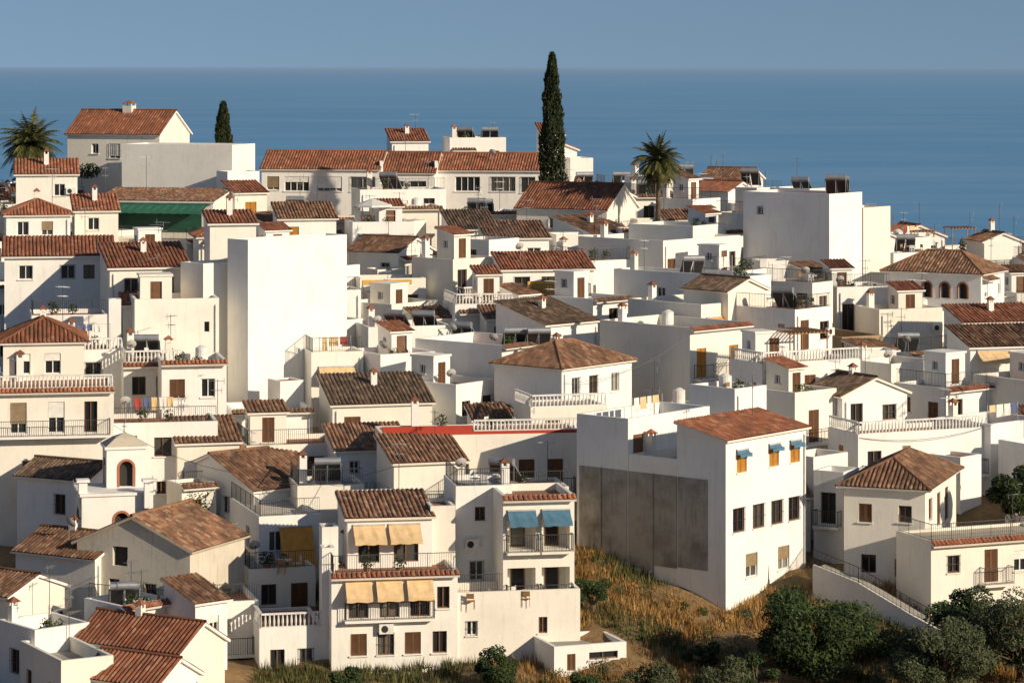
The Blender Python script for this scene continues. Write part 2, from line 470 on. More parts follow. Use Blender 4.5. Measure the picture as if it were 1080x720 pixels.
def balustrade(mb,P,Q,h=.8,m='white'):
    d=Q-P;n=max(1,int(d.length/.24)); e=d.normalized(); s=e.cross(UP)*.09
    mb.box(P-s+UP*(h-.1),d,s*2,UP*.1,m)
    mb.box(P-s,d,s*2,UP*.06,m)
    for i in range(n+1):
        p=P+d*i/n
        mb.tube(p+UP*.06,p+UP*h*.4,.04,m,6,.07); mb.tube(p+UP*h*.4,p+UP*(h-.1),.07,m,6,.035)
def balcony(H,F,u0,u1,d,proj=.9,kind='iron'):
    fbox(H['balcony'],F,u0,u1,d,d+.14,.003,proj,'wall')
    r=railing if kind=='iron' else balustrade
    a,b2,c,e=F.P(u0+.05,.02,d),F.P(u0+.05,proj-.06,d),F.P(u1-.05,proj-.06,d),F.P(u1-.05,.02,d)
    r(H['railings'],a,b2);r(H['railings'],b2,c);r(H['railings'],c,e)
def awning(H,F,u0,u1,d,proj,drop,m):
    mb=H['awnings']; n=max(2,int((u1-u0)/.25))
    for i in range(n):
        a=u0+(u1-u0)*i/n;b2=u0+(u1-u0)*(i+1)/n
        s0=.03*math.sin(i*2.1); s1=.03*math.sin((i+1)*2.1)
        p=[F.P(a,.05,d),F.P(b2,.05,d),F.P(b2,proj*.5,d+drop*.5+.05+s1),F.P(a,proj*.5,d+drop*.5+.05+s0),F.P(b2,proj,d+drop),F.P(a,proj,d+drop),F.P(b2,proj,d+drop+.18+s1),F.P(a,proj,d+drop+.18+s0)]
        mb.poly([p[0],p[1],p[2],p[3]],m);mb.poly([p[3],p[2],p[4],p[5]],m);mb.poly([p[5],p[4],p[6],p[7]],m)
    for u in (u0+.03,u1-.03): mb.tube(F.P(u,.02,d+drop*.9),F.P(u,proj,d+drop),.02,'ironw',4)
    mb.tube(F.P(u0,.06,d-.03),F.P(u1,.06,d-.03),.06,'ironw',6)
def zpanel(H,F,u0,u1,z0,z1,m,out=.05):
    fbox(H['walls'],F,u0,u1,F.O.z-z1,F.O.z-z0,.003,out,m)
def ac(H,F,u,d):
    mb=H['air_conditioner']; fbox(mb,F,u,u+.8,d,d+.55,.05,.33,'white')
    c=F.P(u+.3,.335,d+.28)
    pts=[c+F.u*.2*math.cos(t*math.pi/5)+UP*.2*math.sin(t*math.pi/5) for t in range(10)]
    mb.poly(pts,'dark')
def pipe(H,F,u):
    mb=H['drainpipe']; mb.tube(F.P(u,.07,.5),F.P(u,.07,H.Ht-.5),.045,'ironw',6); mb.tube(F.P(u,-.02,.45),F.P(u,.07,.55),.045,'ironw',6)
def hut(H,a,b,w,l,ht,tiled,tm):
    """stair hut on a flat roof: a,b metres from the near corner along the two walls"""
    C=H.C+H.eL*a+H.eR*b+UP*(ht-H.ph); nL=-H.eR; nR=-H.eL
    fl=Face(C,H.eL,nL,l); fr=Face(C,H.eR,nR,w)
    wallgrid(H,fr,ht,[(w/2,.35,.8,ht-.5,'door' if rnd.random()<.5 else 's')],'wall')
    wallgrid(H,fl,ht,[(l/2,.5,.5,.6,'w')],'wall')
    wallgrid(H,Face(C+H.eR*w,H.eL,H.eR,l),ht,[],'wall'); wallgrid(H,Face(C+H.eL*l,H.eR,H.eL,w),ht,[],'wall')
    if tiled: eaves_roof(H,'s',C,H.eR,w,H.eL,l,.45,.2,tm,'wall')
    else:
        o=C-(H.eL+H.eR)*.08; H['roof'].box(o,H.eL*(l+.16),H.eR*(w+.16),UP*.14,'wall')
def pergola(H,p,w,l):
    mb=H['pergola']; e=H.eL;f=H.eR
    for i in (0,1):
        for j in (0,1): mb.tube(p+e*l*i+f*w*j,p+e*l*i+f*w*j+UP*2.15,.05,'woodl',5)
    n=int(w/.3)
    for i in range(n+1): mb.box(p-e*.2+f*(w*i/n-.03)+UP*2.22,e*(l+.4),f*.06,UP*.08,'woodl')
    for i in (0,1): mb.box(p+e*(l*i-.04)-f*.2+UP*2.13,e*.08,f*(w+.4),UP*.09,'woodl')
def chimney(H,p,w=.5,h=1.1):
    mb=H['chimney']; e=H.eL;f=H.eR
    o=p-e*w/2-f*w/2
    mb.box(o-UP*.6,e*w,f*w,UP*(h+.6),'wall')
    q=.1
    for i in (0,1):
        for j in (0,1):
            mb.box(o+e*(w-q)*i+f*(w-q)*j+UP*h,e*q,f*q,UP*.22,'wall')
    c=p+UP*(h+.5); k=w/2+.1
    cs=[p+UP*(h+.22)+e*k*a+f*k*b2 for a,b2 in((-1,-1),(1,-1),(1,1),(-1,1))]
    mb.poly(cs,'tile')
    for i in range(4): mb.poly([cs[i],cs[(i+1)%4],c],'tile',[(0,0),(2,0),(1,1)])

# ------------------------------------------------------------------ roof furniture
def solar(p,ang=0,tank=True):
    mb=MB(); r=Matrix.Rotation(ang,3,'Z')
    x=r@V((1,0,0)); y=r@V((0,1,0))
    t=math.radians(42); s=(y*-math.cos(t)+UP*math.sin(t)); n=(y*math.sin(t)+UP*math.cos(t))
    K=.85
    o=p+y*.8+UP*.15
    for k in (-1.05*K,.02):
        mb.box(o+x*k,x*1.0*K,s*1.7,n*.09,'steel')
        mb.box(o+x*(k+.04)+s*.04+n*.091,x*.92*K,s*1.62,n*.01,'panel')
        mb.poly([o+x*(k+.05)+s*.05-n*.005,o+x*(k+.95*K)+s*.05-n*.005,o+x*(k+.95*K)+s*1.65-n*.005,o+x*(k+.05)+s*1.65-n*.005],'iron')
    top=o+s*1.7
    for k in (-K,0,K):
        mb.tube(top+x*k*.95,V((top.x,top.y,p.z))+x*k*.95,.03,'steel',4)
        mb.tube(o+x*k*.95,V((o.x,o.y,p.z))+x*k*.95,.03,'steel',4)
        mb.tube(V((top.x,top.y,p.z+.1))+x*k*.95,o+x*k*.95,.025,'steel',4)
    c=top+UP*.24-y*.02
    mb.tube(c-x*.8,c+x*.8,.23,'steel',14,cap=True)
    make(mb,'solar_water_heater',p)
def dish(p,ang,h=1.2,r=.34):
    mb=MB(); mb.tube(p,p+UP*h,.025,'steel',6)
    d=(Matrix.Rotation(ang,3,'Z')@V((0,math.cos(.55),math.sin(.55)))); a=d.orthogonal().normalized(); b2=d.cross(a)
    c=p+UP*h+d*.08; R=4;n=14
    def q(i,j):
        rr=r*i/R; t=2*math.pi*j/n
        return c+a*rr*math.cos(t)+b2*rr*math.sin(t)+d*(.35*rr*rr/r)
    for i in range(R):
        for j in range(n): mb.poly([q(i,j),q(i+1,j),q(i+1,j+1),q(i,j+1)],'dishm')
    f=c+d*.45
    mb.tube(c-b2*r*.9+d*.15,f,.015,'steel',4); mb.tube(f-d*.06,f+d*.06,.04,'dark',6,cap=True)
    mb.tube(c,p+UP*h,.05,'dark',5)
    make(mb,'satellite_dish',p)
def antenna(p,ang,h=2.6):
    mb=MB(); mb.tube(p,p+UP*h,.022,'iron',5)
    d=Matrix.Rotation(ang,3,'Z')@V((1,0,0)); s=d.cross(UP)
    for z,l in ((h-.1,1.1),(h-.7,.7)):
        o=p+UP*z; mb.tube(o-d*l*.4,o+d*l*.6,.014,'steel',4)
        for i in range(8):
            c=o+d*l*(i/7-.4); w=.3-.02*i
            mb.tube(c-s*w,c+s*w,.008,'steel',4)
        mb.tube(o-d*l*.4+UP*.22,o-d*l*.4-UP*.22,.02,'steel',4)
    make(mb,'tv_antenna',p)
def tank(p):
    mb=MB(); mb.tube(p+UP*.3,p+UP*1.2,.42,'white',16,cap=True); mb.tube(p+UP*1.2,p+UP*1.36,.42,'white',16,.12,cap=True)
    for k in range(4):
        o=p+V((.3*math.cos(k*1.57),.3*math.sin(k*1.57),0)); mb.tube(o,o+UP*.3,.04,'steel',4)
    make(mb,'water_tank',p)
def leaves(mb,c,rad,n,size,m,flat=1,shell=.5):
    for _ in range(n):
        d=nr.normal(size=3); d/=np.linalg.norm(d)+1e-6
        r=rad*(shell+(1-shell)*nr.rand()**.5)
        p=V((c[0]+d[0]*r,c[1]+d[1]*r,c[2]+d[2]*r*flat))
        a=V(nr.normal(size=3)).normalized(); b2=a.orthogonal().normalized()
        s=size*(.6+.8*nr.rand())
        mb.poly([p-a*s,p+b2*s*.45,p+a*s,p-b2*s*.45],m)
def potplant(p,s=1):
    mb=MB(); mb.tube(p,p+UP*.35*s,.14*s,'pot',10,.2*s,cap=True)
    leaves(mb,p+UP*.65*s,.38*s,90,.09*s,'leaf',1.1,.1)
    make(mb,'potted_plant',p)
def laundry(p,e,L=3):
    mb=MB()
    for q in (p,p+e*L): mb.tube(q,q+UP*1.8,.025,'steel',5)
    mb.tube(p+UP*1.75,p+e*L+UP*1.75,.008,'iron',4)
    t=.2
    while t<L-.6:
        w=rnd.uniform(.3,.7);h=rnd.uniform(.4,.95);m=rnd.choice(['white','white','cloth_r','cloth_b','cream'])
        n=4; sd=e.cross(UP)
        for i in range(n):
            a=t+w*i/n;b2=t+w*(i+1)/n
            o0=sd*.05*math.sin(i*1.9);o1=sd*.05*math.sin((i+1)*1.9)
            mb.poly([p+e*a+UP*1.74,p+e*b2+UP*1.74,p+e*b2+UP*(1.74-h)+o1,p+e*a+UP*(1.74-h)+o0],m)
        t+=w+.12
    make(mb,'clothes_line',p)
def parasol(p,r=1.3):
    mb=MB(); mb.tube(p,p+UP*2.4,.03,'steel',6); mb.tube(p,p+UP*.08,.25,'grey',10,cap=True)
    n=8
    for i in range(n):
        a=2*math.pi*i/n;b2=2*math.pi*(i+1)/n
        A=p+UP*1.95+V((math.cos(a),math.sin(a),0))*r;B=p+UP*1.95+V((math.cos(b2),math.sin(b2),0))*r
        mb.poly([A,B,p+UP*2.5],'white'); mb.poly([A,B,B-UP*.15,A-UP*.15],'white')
    make(mb,'parasol',p)
def table_set(p):
    mb=MB(); mb.tube(p+UP*.7,p+UP*.74,.45,'white',14,cap=True); mb.tube(p,p+UP*.7,.04,'white',6)
    mb.tube(p,p+UP*.03,.25,'white',10,cap=True)
    make(mb,'patio_table',p)
    for k in range(3):
        a=k*2.1+.4; o=p+V((math.cos(a),math.sin(a),0))*.8; mc=MB(); m=rnd.choice(['woodl','white'])
        x=V((math.cos(a),math.sin(a),0)); y=x.cross(UP)
        for i in (-.2,.2):
            for j in (-.2,.2): mc.tube(o+x*i+y*j,o+x*i+y*j+UP*(.45 if i<0 else .9),.02,m,4)
        mc.box(o-x*.22-y*.22+UP*.43,x*.44,y*.44,UP*.04,m); mc.box(o+x*.19-y*.2+UP*.6,x*.03,y*.4,UP*.28,m)
        make(mc,'patio_chair',o)

# ------------------------------------------------------------------ the village
A='auto'
# large corner block with shaded concrete flank
h=house(12.4,165,78.35,2.7,5.3,40,'sR',None,[(1.6,.95,1.0,1.1,'o'),(4.9,.95,1.0,1.1,'o'),(7.1,.95,1.0,1.1,'o'),
  (1.3,4.1,1.15,1.4,'g'),(3.3,4.1,1.15,1.4,'g'),(5.2,4.1,1.15,1.4,'g'),(7.0,4.1,1.15,1.4,'g'),(2.6,6.9,1.2,1.4,'p'),(5.9,6.9,1.2,1.4,'p'),(.9,9.0,.9,1.8,'door')],rise=.75,tm='tile',name='apartment_building')
zpanel(h,h.FL,1.3,3.45,70.6,75.9,'concrete',.05)
for u in (1.6,4.9,7.1): awning(h,h.FR,u-.6,u+.6,.75,.35,.2,'blue')
pipe(h,h.FR,8.0)
c0=h.C+h.eL*3.53
h=house(c0.x,c0.y,76.9,2.75,5.3,40,'flat',None,None,floor='grey',ph=.6,name='apartment_building')
zpanel(h,h.FL,.0,1.7,70.5,75.9,'concrete',.05); zpanel(h,h.FL,1.78,3.57,70.2,75.9,'concrete',.035)
fbox(h['walls'],h.FL,1.69,1.8,1.0,7,.052,.12,'concrete')
H1=h
c0=h.C+h.eL*3.62
h=house(c0.x,c0.y,79.0,3.0,5.3,40,'flat',None,None,floor='grey',name='apartment_building')
zpanel(h,h.FL,.06,2.0,70.5,75.9,'concrete',.05); zpanel(h,h.FL,2.1,3.7,70.6,75.9,'concrete',.04)
fbox(h['walls'],h.FL,1.98,2.12,3.1,8.4,.052,.12,'concrete')
fbox(h['windows'],Face(h.C,h.eR,-h.eL,h.R),.5,1.4,1.0,3.0,.01,.05,'wood')
# centre block with cream awnings
h=house(-9.9,156,72.2,1.0,6.9,80,'flat',[(1.5,3,.6,.8,'w')],[(1.5,.75,1.1,1.75,'b'),(3.2,.75,1.1,1.75,'b'),(4.9,.75,1.1,1.75,'b'),(6.2,.9,.7,1.2,'b'),
   (1.5,3.35,.9,1.2,'s'),(3.0,3.35,.9,1.2,'g'),(4.5,3.35,.9,1.2,'s'),(6.0,3.35,.8,1.2,'b'),(2,5.9,.9,1.2,'b'),(4.8,5.9,.9,1.2,'p')],ph=.3,rail='iron',strip=.05,name='apartment_building')
for u in (1.5,3.2,4.9): awning(h,h.FR,u-.75,u+.7,.35,.85,.95,'cream')
balcony(h,h.FR,.7,5.7,2.55,.5); ac(h,h.FR,2.6,2.8)
HC=h
h=house(-9.2,159.2,74.75,.8,4.7,80,'sR',None,[(1.2,.55,1.2,2.0,'b'),(3.3,.55,1.4,2.0,'b')],rise=.75,tm='tile_old',name='apartment_building')
awning(h,h.FR,.3,2.1,.45,1.1,.75,'cream'); awning(h,h.FR,2.3,4.1,.45,1.1,.75,'cream')
house(-4.6,160.5,75.2,.5,1.4,80,'flat',None,None,ph=.2,L=3)
house(-10.5,157.2,73.4,.3,.7,80,'flat',None,None,ph=.1,L=1.2)
house(-10.6,158.7,74.3,.3,.9,80,'flat',None,None,ph=.1,L=1.5)
# twin balcony tower
h=house(-3.2,162,76.1,.8,3.2,80,'flat',None,[(1.4,1.2,.6,.8,'b'),(1.2,4.3,.8,1.1,'w')],rail='iron',ph=.3)
ac(h,h.FR,.5,3)
h=house(-.5,159,76.0,.8,4.0,80,'flat',None,[(1.05,1.3,1.6,1.75,'L'),(3.0,1.3,1.6,1.75,'L'),(1.05,4.05,1.6,1.8,'L'),(3.0,4.05,1.6,1.8,'L')],strip=.05,ph=.4,name='apartment_building')
for u in (1.05,3.0): awning(h,h.FR,u-.8,u+.8,.85,.9,.6,'blue')
balcony(h,h.FR,.15,2.0,3.1,.6);balcony(h,h.FR,2.1,3.95,3.1,.6);balcony(h,h.FR,.15,2.0,5.9,.6);balcony(h,h.FR,2.1,3.95,5.9,.6)
h=house(-3.1,157.4,70.9,.8,6.9,80,'flat',None,[(.9,1.6,.6,.8,'w'),(4.9,1.5,.5,.9,'b')],ph=.9,L=3,name='apartment_building')
railing(h['railings'],h.FR.P(.1,-.1,0),h.FR.P(2.6,-.1,0))
table_set(V((-2.2,158.2,70.0)))
h=house(2.3,155.2,68.35,1.4,4.0,70,'flat',None,[(2.9,.45,1.7,.4,'b'),(1.0,.45,.5,.9,'s')],ph=.35,L=3.5,name='garage')
# gabled house left of centre
h=house(-15.8,174,74.1,6.0,4.5,50,'gL',[(6.6,1.0,1.0,2.1,'gr'),(3,.7,.9,1.1,'w')],[(1.2,.9,1,2.1,'b'),(3.3,1,1.1,1.2,'b'),(5,.9,.8,2.1,'s')],rise=1.7,tm='tile_old')
balcony(h,h.FR,.5,5.6,3.1,.9)
h=house(-14.9,167.5,73.5,2.5,3.6,72,'flat',[(3,1,.9,1.2,'w')],[(1.0,.9,.8,1.2,'w'),(2.6,.9,1.1,2.1,'b')],ph=.3,rail='iron',name='balcony_house')
awning(h,h.FR,1.2,3.2,.7,1.3,2.1,'awn_or')
h=house(-15.2,164,71.0,3.2,3.8,74,'flat',A,[(1.2,.9,.9,1.2,'b'),(3,.9,1,1.6,'s')],ph=.3,rail='iron',L=5,name='apartment_building')
table_set(V((-13.2,165,70.7)))
house(-13.9,156.5,69.1,1.2,3.5,78,'flat',None,[(1,1.2,.8,1.1,'b'),(2.6,1.2,.8,1.1,'w')],ph=.15,rail='bal',name='terrace_house')
house(-17.8,158.5,70.1,2,3.6,75,'flat',A,A,ph=.3,rail='iron')
# bottom left cluster
house(-17.5,150,69.2,6.0,2.0,30,'gR',[(3.5,1.3,.8,1.0,'w')],None,rise=1.15,tm='tile')
house(-18.2,146,68.3,4.2,1.8,30,'gR',None,None,rise=1.0,tm='tile')
house(-23.3,147,69.3,3,2.5,60,'flat',A,None)
house(-18,159,73.0,6.8,2.2,25,'gL',[(4.6,.15,1.0,1.1,'k'),(2.6,2.1,.8,1.1,'g'),(5,2.0,.7,1.1,'b')],None,rise=1.6,tm='tile_old',wm='wall_old',R=6,name='old_stucco_house')
balcony(HS[-1],HS[-1].FL,1.2,6.3,3.2,.7)
house(-23.6,161,72.2,5,2.2,30,'gR',A,None,tm='tile_old',R=5)
house(-27.6,156,71.0,3.5,2.5,35,'gR',[(2,1,.8,1,'b')],None,tm='tile_old')
house(-25.5,152,69.9,2.5,2.6,50,'flat',A,None)
house(-21.2,154.5,70.7,2.4,2.4,45,'flat',None,A)
house(-17.2,154.5,70.9,2.0,1.6,50,'sR',None,A,tm='tile_old')
# left tall houses
h=house(-32.2,180,82.6,.9,5,80,'hip',None,[(1.2,.8,1.0,1.3,'p'),(3.1,.8,1.0,1.3,'p')],rise=1.2,tm='tile',L=6)
h=house(-31.6,174.5,80.2,.9,7.0,80,'flat',None,[(1.3,.85,1.0,1.9,'p'),(3.6,.85,1.0,1.9,'p'),(5.7,.85,.8,1.9,'b'),(2,4.4,1,1.2,'w'),(5,4.4,.9,1.2,'b')],strip=.05,ph=.1,rail='bal',L=6,name='apartment_building')
balcony(h,h.FR,.1,6.9,2.85,.9)
house(-25.4,170,75.3,4.6,1.6,28,'gR',[(2,1,.8,1.2,'b')],None,tm='tile_dark',R=4)
h=house(-25.4,186,80.6,.9,3.8,78,'flat',None,[(1,.9,.9,1.2,'b'),(2.6,.9,1,2,'p')],ph=.1,rail='bal',L=5,strip=.05)
house(-22.6,183.5,81.0,.7,4.1,78,'flat',None,[(1,1.2,1,1.2,'s'),(3,1.2,.9,1.2,'w'),(2,4,.8,1.2,'b')],strip=.05,L=5)
h=house(-25.2,178.5,77.6,.7,6.6,79,'flat',None,A,ph=.3,rail='iron',L=5)
house(-28,198,86.0,1.5,5.4,75,'sR',None,[(1.5,.8,1,1.1,'w'),(4,.8,.9,1.3,'b'),(3,3.4,.9,1.2,'w')],rise=1.3,tm='tile')
h=house(-32.6,193,83.1,.8,5,79,'flat',None,A,rail='iron',ph=.3,L=5)
house(-27.0,190.5,84.4,.2,.8,79,'flat',None,None,ph=.1,L=1,name='chimney_stack')
house(-26.8,196,83.6,.6,3.1,78,'sR',None,[(1.5,.5,.8,1,'w')],L=4)
house(-29.8,188,81.2,.6,4,79,'flat',None,A,L=4,rail='bal',ph=.1)
# tall blank sunlit wall
HB=house(-18.1,195,88.1,2.0,6.4,45,'flat',None,None,name='blank_walled_house',ph=.5,L=2.2)
HB2=house(-21.3,196.2,86.4,1.6,2.9,45,'flat',None,None,name='blank_walled_house',ph=.5,L=2.5)
house(-25.6,193,84.2,.8,5.6,78,'flat',None,[(4.9,1.6,.35,.7,'k')],L=5)
house(-15.6,191.5,78.8,.6,1.5,60,'flat',None,None,L=2,ph=.1,name='buttress_wall')
h=house(-21.4,201.5,88.9,.7,3.2,76,'sR',None,None,rise=.7,L=3)
house(-36.4,204,86.4,.5,7.6,80,'sR',None,[(1.5,.7,1,1,'w'),(4.5,.7,1,1,'w'),(6,.7,.8,1,'b')],rise=1.1,L=4,tm='tile')
house(-40,225,88.3,1,4.9,78,'hip',None,[(1.3,.6,.9,1.1,'w'),(3.2,.6,.9,1.1,'p')],rise=1)
house(-35.2,229,88.4,.8,3.4,78,'sR',None,[(1.5,.6,.9,1,'w')],L=4)
house(-41.5,238,91.0,.8,5,80,'sR',None,A,L=4)
h=house(-31.6,255,94.0,8.75,1.6,20,'gR',[(1.5,.9,.8,.9,'w'),(4.5,1.0,1.1,1.3,'p'),(6.5,1.0,.7,.9,'w')],None,rise=1.95,R=6)
chimney(h,h.C+h.eL*4.6+h.eR*3+UP*1.8,.9,.6); HV=h
h=house(-24.2,246,93.2,10,.8,18,'flat',None,None,L=10.5,R=5,ph=.4,name='blank_walled_house')
house(-24.3,243,91.0,.8,2.6,62,'flat',None,A,L=2.5)
house(-23.3,239,89.4,.8,2.6,65,'sR',None,A,L=3,tm='tile')
h=house(-24.8,236,88.8,10.0,1.3,14,'sL',None,None,rise=.8,R=4.5,tm='tile_old')
awning(h,h.FL,.4,9.8,.25,1.7,.55,'green')
fbox(h['windows'],h.FL,1,9,1.0,2.6,.01,.04,'greend')
h=house(-26.2,229,86.0,7,4.0,30,'flat',A,A,rail='iron',ph=.3,name='terrace_house')
h=house(-31,221,85.4,2.5,4.6,70,'flat',None,A,ph=.3,rail='bal',L=4)
house(-24,218,87.0,1,4,78,'hip',None,A,L=4.5)
house(-19,232,87.6,1,4.6,78,'sR',None,A,L=4,tm='tile_old')
house(-17,240,87.2,.8,6,80,'flat',None,A,L=4,wm='wall_old',name='rendered_house')
# hilltop row
h=house(-12.6,270,90.3,11.3,.8,8,'gR',[(1.6,.8,2.4,1.4,'w'),(4.8,.8,2.4,1.4,'p'),(8,.8,2.4,1.4,'p'),(10.3,.8,1.2,1.3,'p')],None,rise=1.5,R=6)
h=house(-7.35,269.8,90.0,5.1,.8,8,'gR',[(1.6,.9,1.6,1.3,'w'),(3.7,.9,1.4,1.3,'w')],None,rise=1.7,R=6,tm='tile')
h=house(2.9,269.6,90.2,10.1,.8,8,'gR',[(1.4,.7,1.4,1.5,'w'),(3.8,.7,2.4,1.4,'w'),(7.2,.7,2.4,1.4,'w')],None,rise=1.4,R=6)
for X in (-12.5,-7.28):
    o=V((X-.05,270.2,86)); HS[-1]['gable_walls'].box(o,V((.3,.04,0)),V((-.9,6.2,0)),UP*5.0,'wall')
house(-11.9,282,92.6,.6,3.6,80,'sR',None,None,L=4)
h=house(-6.2,283,92.9,.6,5.6,80,'flat',None,A,L=5,name='apartment_building'); 
house(3,286,93.2,.6,2.2,80,'sR',None,None,L=3,rise=1)
house(3.7,275,92.0,.6,2.6,80,'gR',None,None,L=4)
house(5.6,273,91.2,.6,2.2,78,'flat',None,A,L=4)
h=house(-13.3,249,89.2,1,7.5,78,'flat',None,A,rail='iron',ph=.3,L=5)
h=house(-11.5,243,88.0,.8,5.5,79,'flat',None,A,L=5)
h=house(-5.6,246,87.4,.8,6,79,'flat',None,A,L=5)
h=house(8,240,88,7.6,2.8,25,'gR',[(2,.8,.8,1,'w'),(5,.8,.8,1,'w')],[(2,1,.6,.8,'w')],rise=1.9)
house(-13,232,87.3,.8,5,79,'flat',None,A,L=5)
# right skyline
house(15.5,244,88.6,3,2.6,40,'flat',A,A,rail='iron',ph=.3)
house(19,250,89,3,2.6,40,'gR',A,None)
house(14,262,89.8,3.5,3,45,'flat',A,A)
house(21.5,262,89.6,4,2,25,'gR',A,None,tm='tile_old')
house(27,258,88.9,3.5,3,40,'flat',A,A)
h=house(25.1,225,89.9,6.4,.9,38,'flat',[(6.5,1.2,.5,.6,'w')],None,ph=.3,R=5,name='blank_walled_house'); HR1=h
house(28.3,229.2,88.6,2,2.6,40,'flat',None,None,ph=.3,name='blank_walled_house')
h=house(22.6,214,83.7,3.4,1.8,38,'flat',A,A,rail='iron',ph=.3,wm='wall')
house(11.8,222,86.4,6.5,6.6,42,'flat',None,A)
house(17.4,210,84.5,9.6,1.6,40,'flat',[(8,1.2,.8,.8,'w')],None,ph=.5,R=3)
house(14.5,228,87.2,5,3,35,'flat',None,A)
house(21,235,87.8,4,3,40,'flat',A,A,rail='iron',ph=.3)
h=house(12.2,195,82.1,6,4.4,45,'flat',None,[(1.2,1.5,1,2.0,'o'),(4.6,1.5,1,2.0,'o'),(3,4.4,.8,1.1,'w')],strip=.1)
balcony(h,h.FR,.4,5.6,3.55,.7)
house(13.5,203,83.0,5,6,48,'flat',None,A)
house(15.5,204,83.9,3,3,48,'gR',None,None,tm='tile_dark')
house(20,201,82.8,4,3,42,'flat',A,A,rail='iron',ph=.3)
h=house(16.6,189,80.2,1.2,7.0,62,'flat',None,A,ph=.3,rail='bal',L=4)
pergola(h,h.C+h.eL*.4+h.eR*2.5-UP*.3,3,3)
h=house(14.1,180,79.6,2.7,2.2,45,'flat',None,A)
house(18.3,184,78.9,3.2,3,48,'flat',A,A)
h=house(21.6,186,78.5,2.4,4.6,60,'gR',None,A,tm='tile_dark',L=4)
h=house(21.9,180,76.7,1.6,8.8,68,'flat',A,A,L=4,ph=.3,rail='bal')
house(18.6,175.5,75.9,1.8,2.4,45,'flat',A,A)
h=house(24.4,168,75.2,4.6,3.2,20,'hip',[(1.4,4.4,.8,1.0,'g'),(1.2,1.2,.8,1.0,'b'),(3.6,1.2,.8,1.1,'s'),(3.4,4.2,.9,1.1,'b')],[(1.6,.9,1.1,1.3,'b'),(4.0,.9,1,2,'s'),(6.4,.9,1,2,'s')],rise=1.2,tm='tile_old',oh=.4,name='villa')
h=house(24.1,163.6,72.7,.9,8,68,'flat',None,[(1.5,.9,.8,1,'g'),(4,.7,.9,1.9,'s'),(6,.9,.9,1.2,'p')],ph=.15,rail='iron',strip=.05,L=4,name='villa')
balcony(h,h.FR,3.2,5.2,2.65,.7)
house(20.1,172.5,75.4,1.7,1.2,30,'flat',[(1.0,4.3,.9,2.0,'gr'),(1,1.3,1,1.9,'b')],None)
balcony(HS[-1],HS[-1].FL,.1,1.8,3.3,.6)
# right edge
house(31.9,198,80.5,.9,6,75,'sR',None,A,tm='tile_old',L=4)
house(33,208,81.3,1,6,75,'sR',None,A,tm='tile',L=3.5)
h=house(36.6,222,83.9,7,2.6,30,'hip',[(1.5,.9,.7,1.2,'A'),(3,.9,.7,1.2,'A'),(4.5,.9,.7,1.2,'A')],A,rise=1.4,tm='tile_old',name='villa')
house(27.5,213,81.8,1,5,70,'flat',None,None,L=4)
house(24,207,80.3,3,3.2,60,'flat',None,None,wm='stone',name='stone_outbuilding')
house(35.5,255,84.6,3,2.4,45,'flat',A,A)
house(43.5,262,83.9,.8,3.6,75,'gR',None,A,L=4,tm='tile_old')
house(29,190,78.5,3,4,50,'flat',A,A,rail='iron',ph=.3)
house(26,195,79.6,2.6,3.5,50,'flat',None,A)
house(30.8,183,77.0,3,4,50,'flat',A,A)
house(34.5,190,79.0,3,5,55,'flat',None,A)
# middle
h=house(-4.2,210,82.4,.8,4.3,78,'flat',None,A,ph=.1,rail='bal',L=5)
h=house(-.7,216,84.6,.8,6.9,79,'sR',None,[(1.5,.6,1.2,1.6,'b'),(3.6,.6,1.2,1.6,'b'),(5.5,.6,1,1.2,'w')],rise=1.0,L=4)
fbox(h['balcony'],h.FR,1.8,5.2,.9,2.0,.6,.66,'ochre'); balcony(h,h.FR,.1,6.7,2.1,.9)
house(-9,225,85.3,4.2,2.6,30,'gR',A,A,tm='tile_old')
h=house(-11.6,217,83.8,.8,5,79,'flat',None,A,L=4)
zpanel(h,h.FR,.2,4,h.C.z-.45,h.C.z-.1,'ochre',.06)
house(-2,229,86.2,.8,5,79,'sR',None,A,L=4,tm='tile_old')
house(3.6,231,86.3,.8,5,79,'flat',None,A,L=4)
house(5.5,222,84.8,2.5,4,60,'flat',None,A,rail='iron',ph=.3)
h=house(-10.3,204,81.3,1.6,5.9,74,'flat',None,[(1.0,1.3,.8,1.0,'w')],L=5); HM2=h
house(-4.6,204,80.6,1,3,70,'flat',None,A)
h=house(3.3,189,80.0,4.5,4.9,40,'hip',None,[(1.5,.8,.8,1.3,'w'),(3.4,.8,.9,1.3,'b'),(5.8,.8,.9,1.3,'w')],rise=1.3,tm='tile_old')
h=house(-.7,195,80.9,6.1,4,38,'flat',[(5.3,1.2,.5,.6,'w')],A); HM3=h
h=house(1.2,183.5,78.0,1.2,5,74,'flat',None,A,L=4,ph=.1,rail='bal')
h=house(-8.0,175.5,77.2,.8,12.3,82,'flat',None,[(7.2,1.6,1,2,'s'),(9.0,1.6,1,2,'s'),(10.8,1.6,1,2,'s'),(5,1.8,.8,1,'w'),(3,1.8,.8,1,'w')],L=5,ph=.05,name='apartment_building')
fbox(h['roof'],h.FR,0.02,5.6,-.55,-.003,-.22,-.02,'red')
fbox(h['roof'],h.FR,5.6,h.R-.02,-.2,-.003,-.22,-.02,'red')
balustrade(h['railings'],h.FR.P(5.7,-.12,-.2),h.FR.P(h.R-.2,-.12,-.2),.7)
balcony(h,h.FR,6.4,12,3.65,.9)
h=house(-7.1,171,76.2,1.6,4.3,74,'sR',None,A,rise=1.1,tm='tile_old',L=4.5)
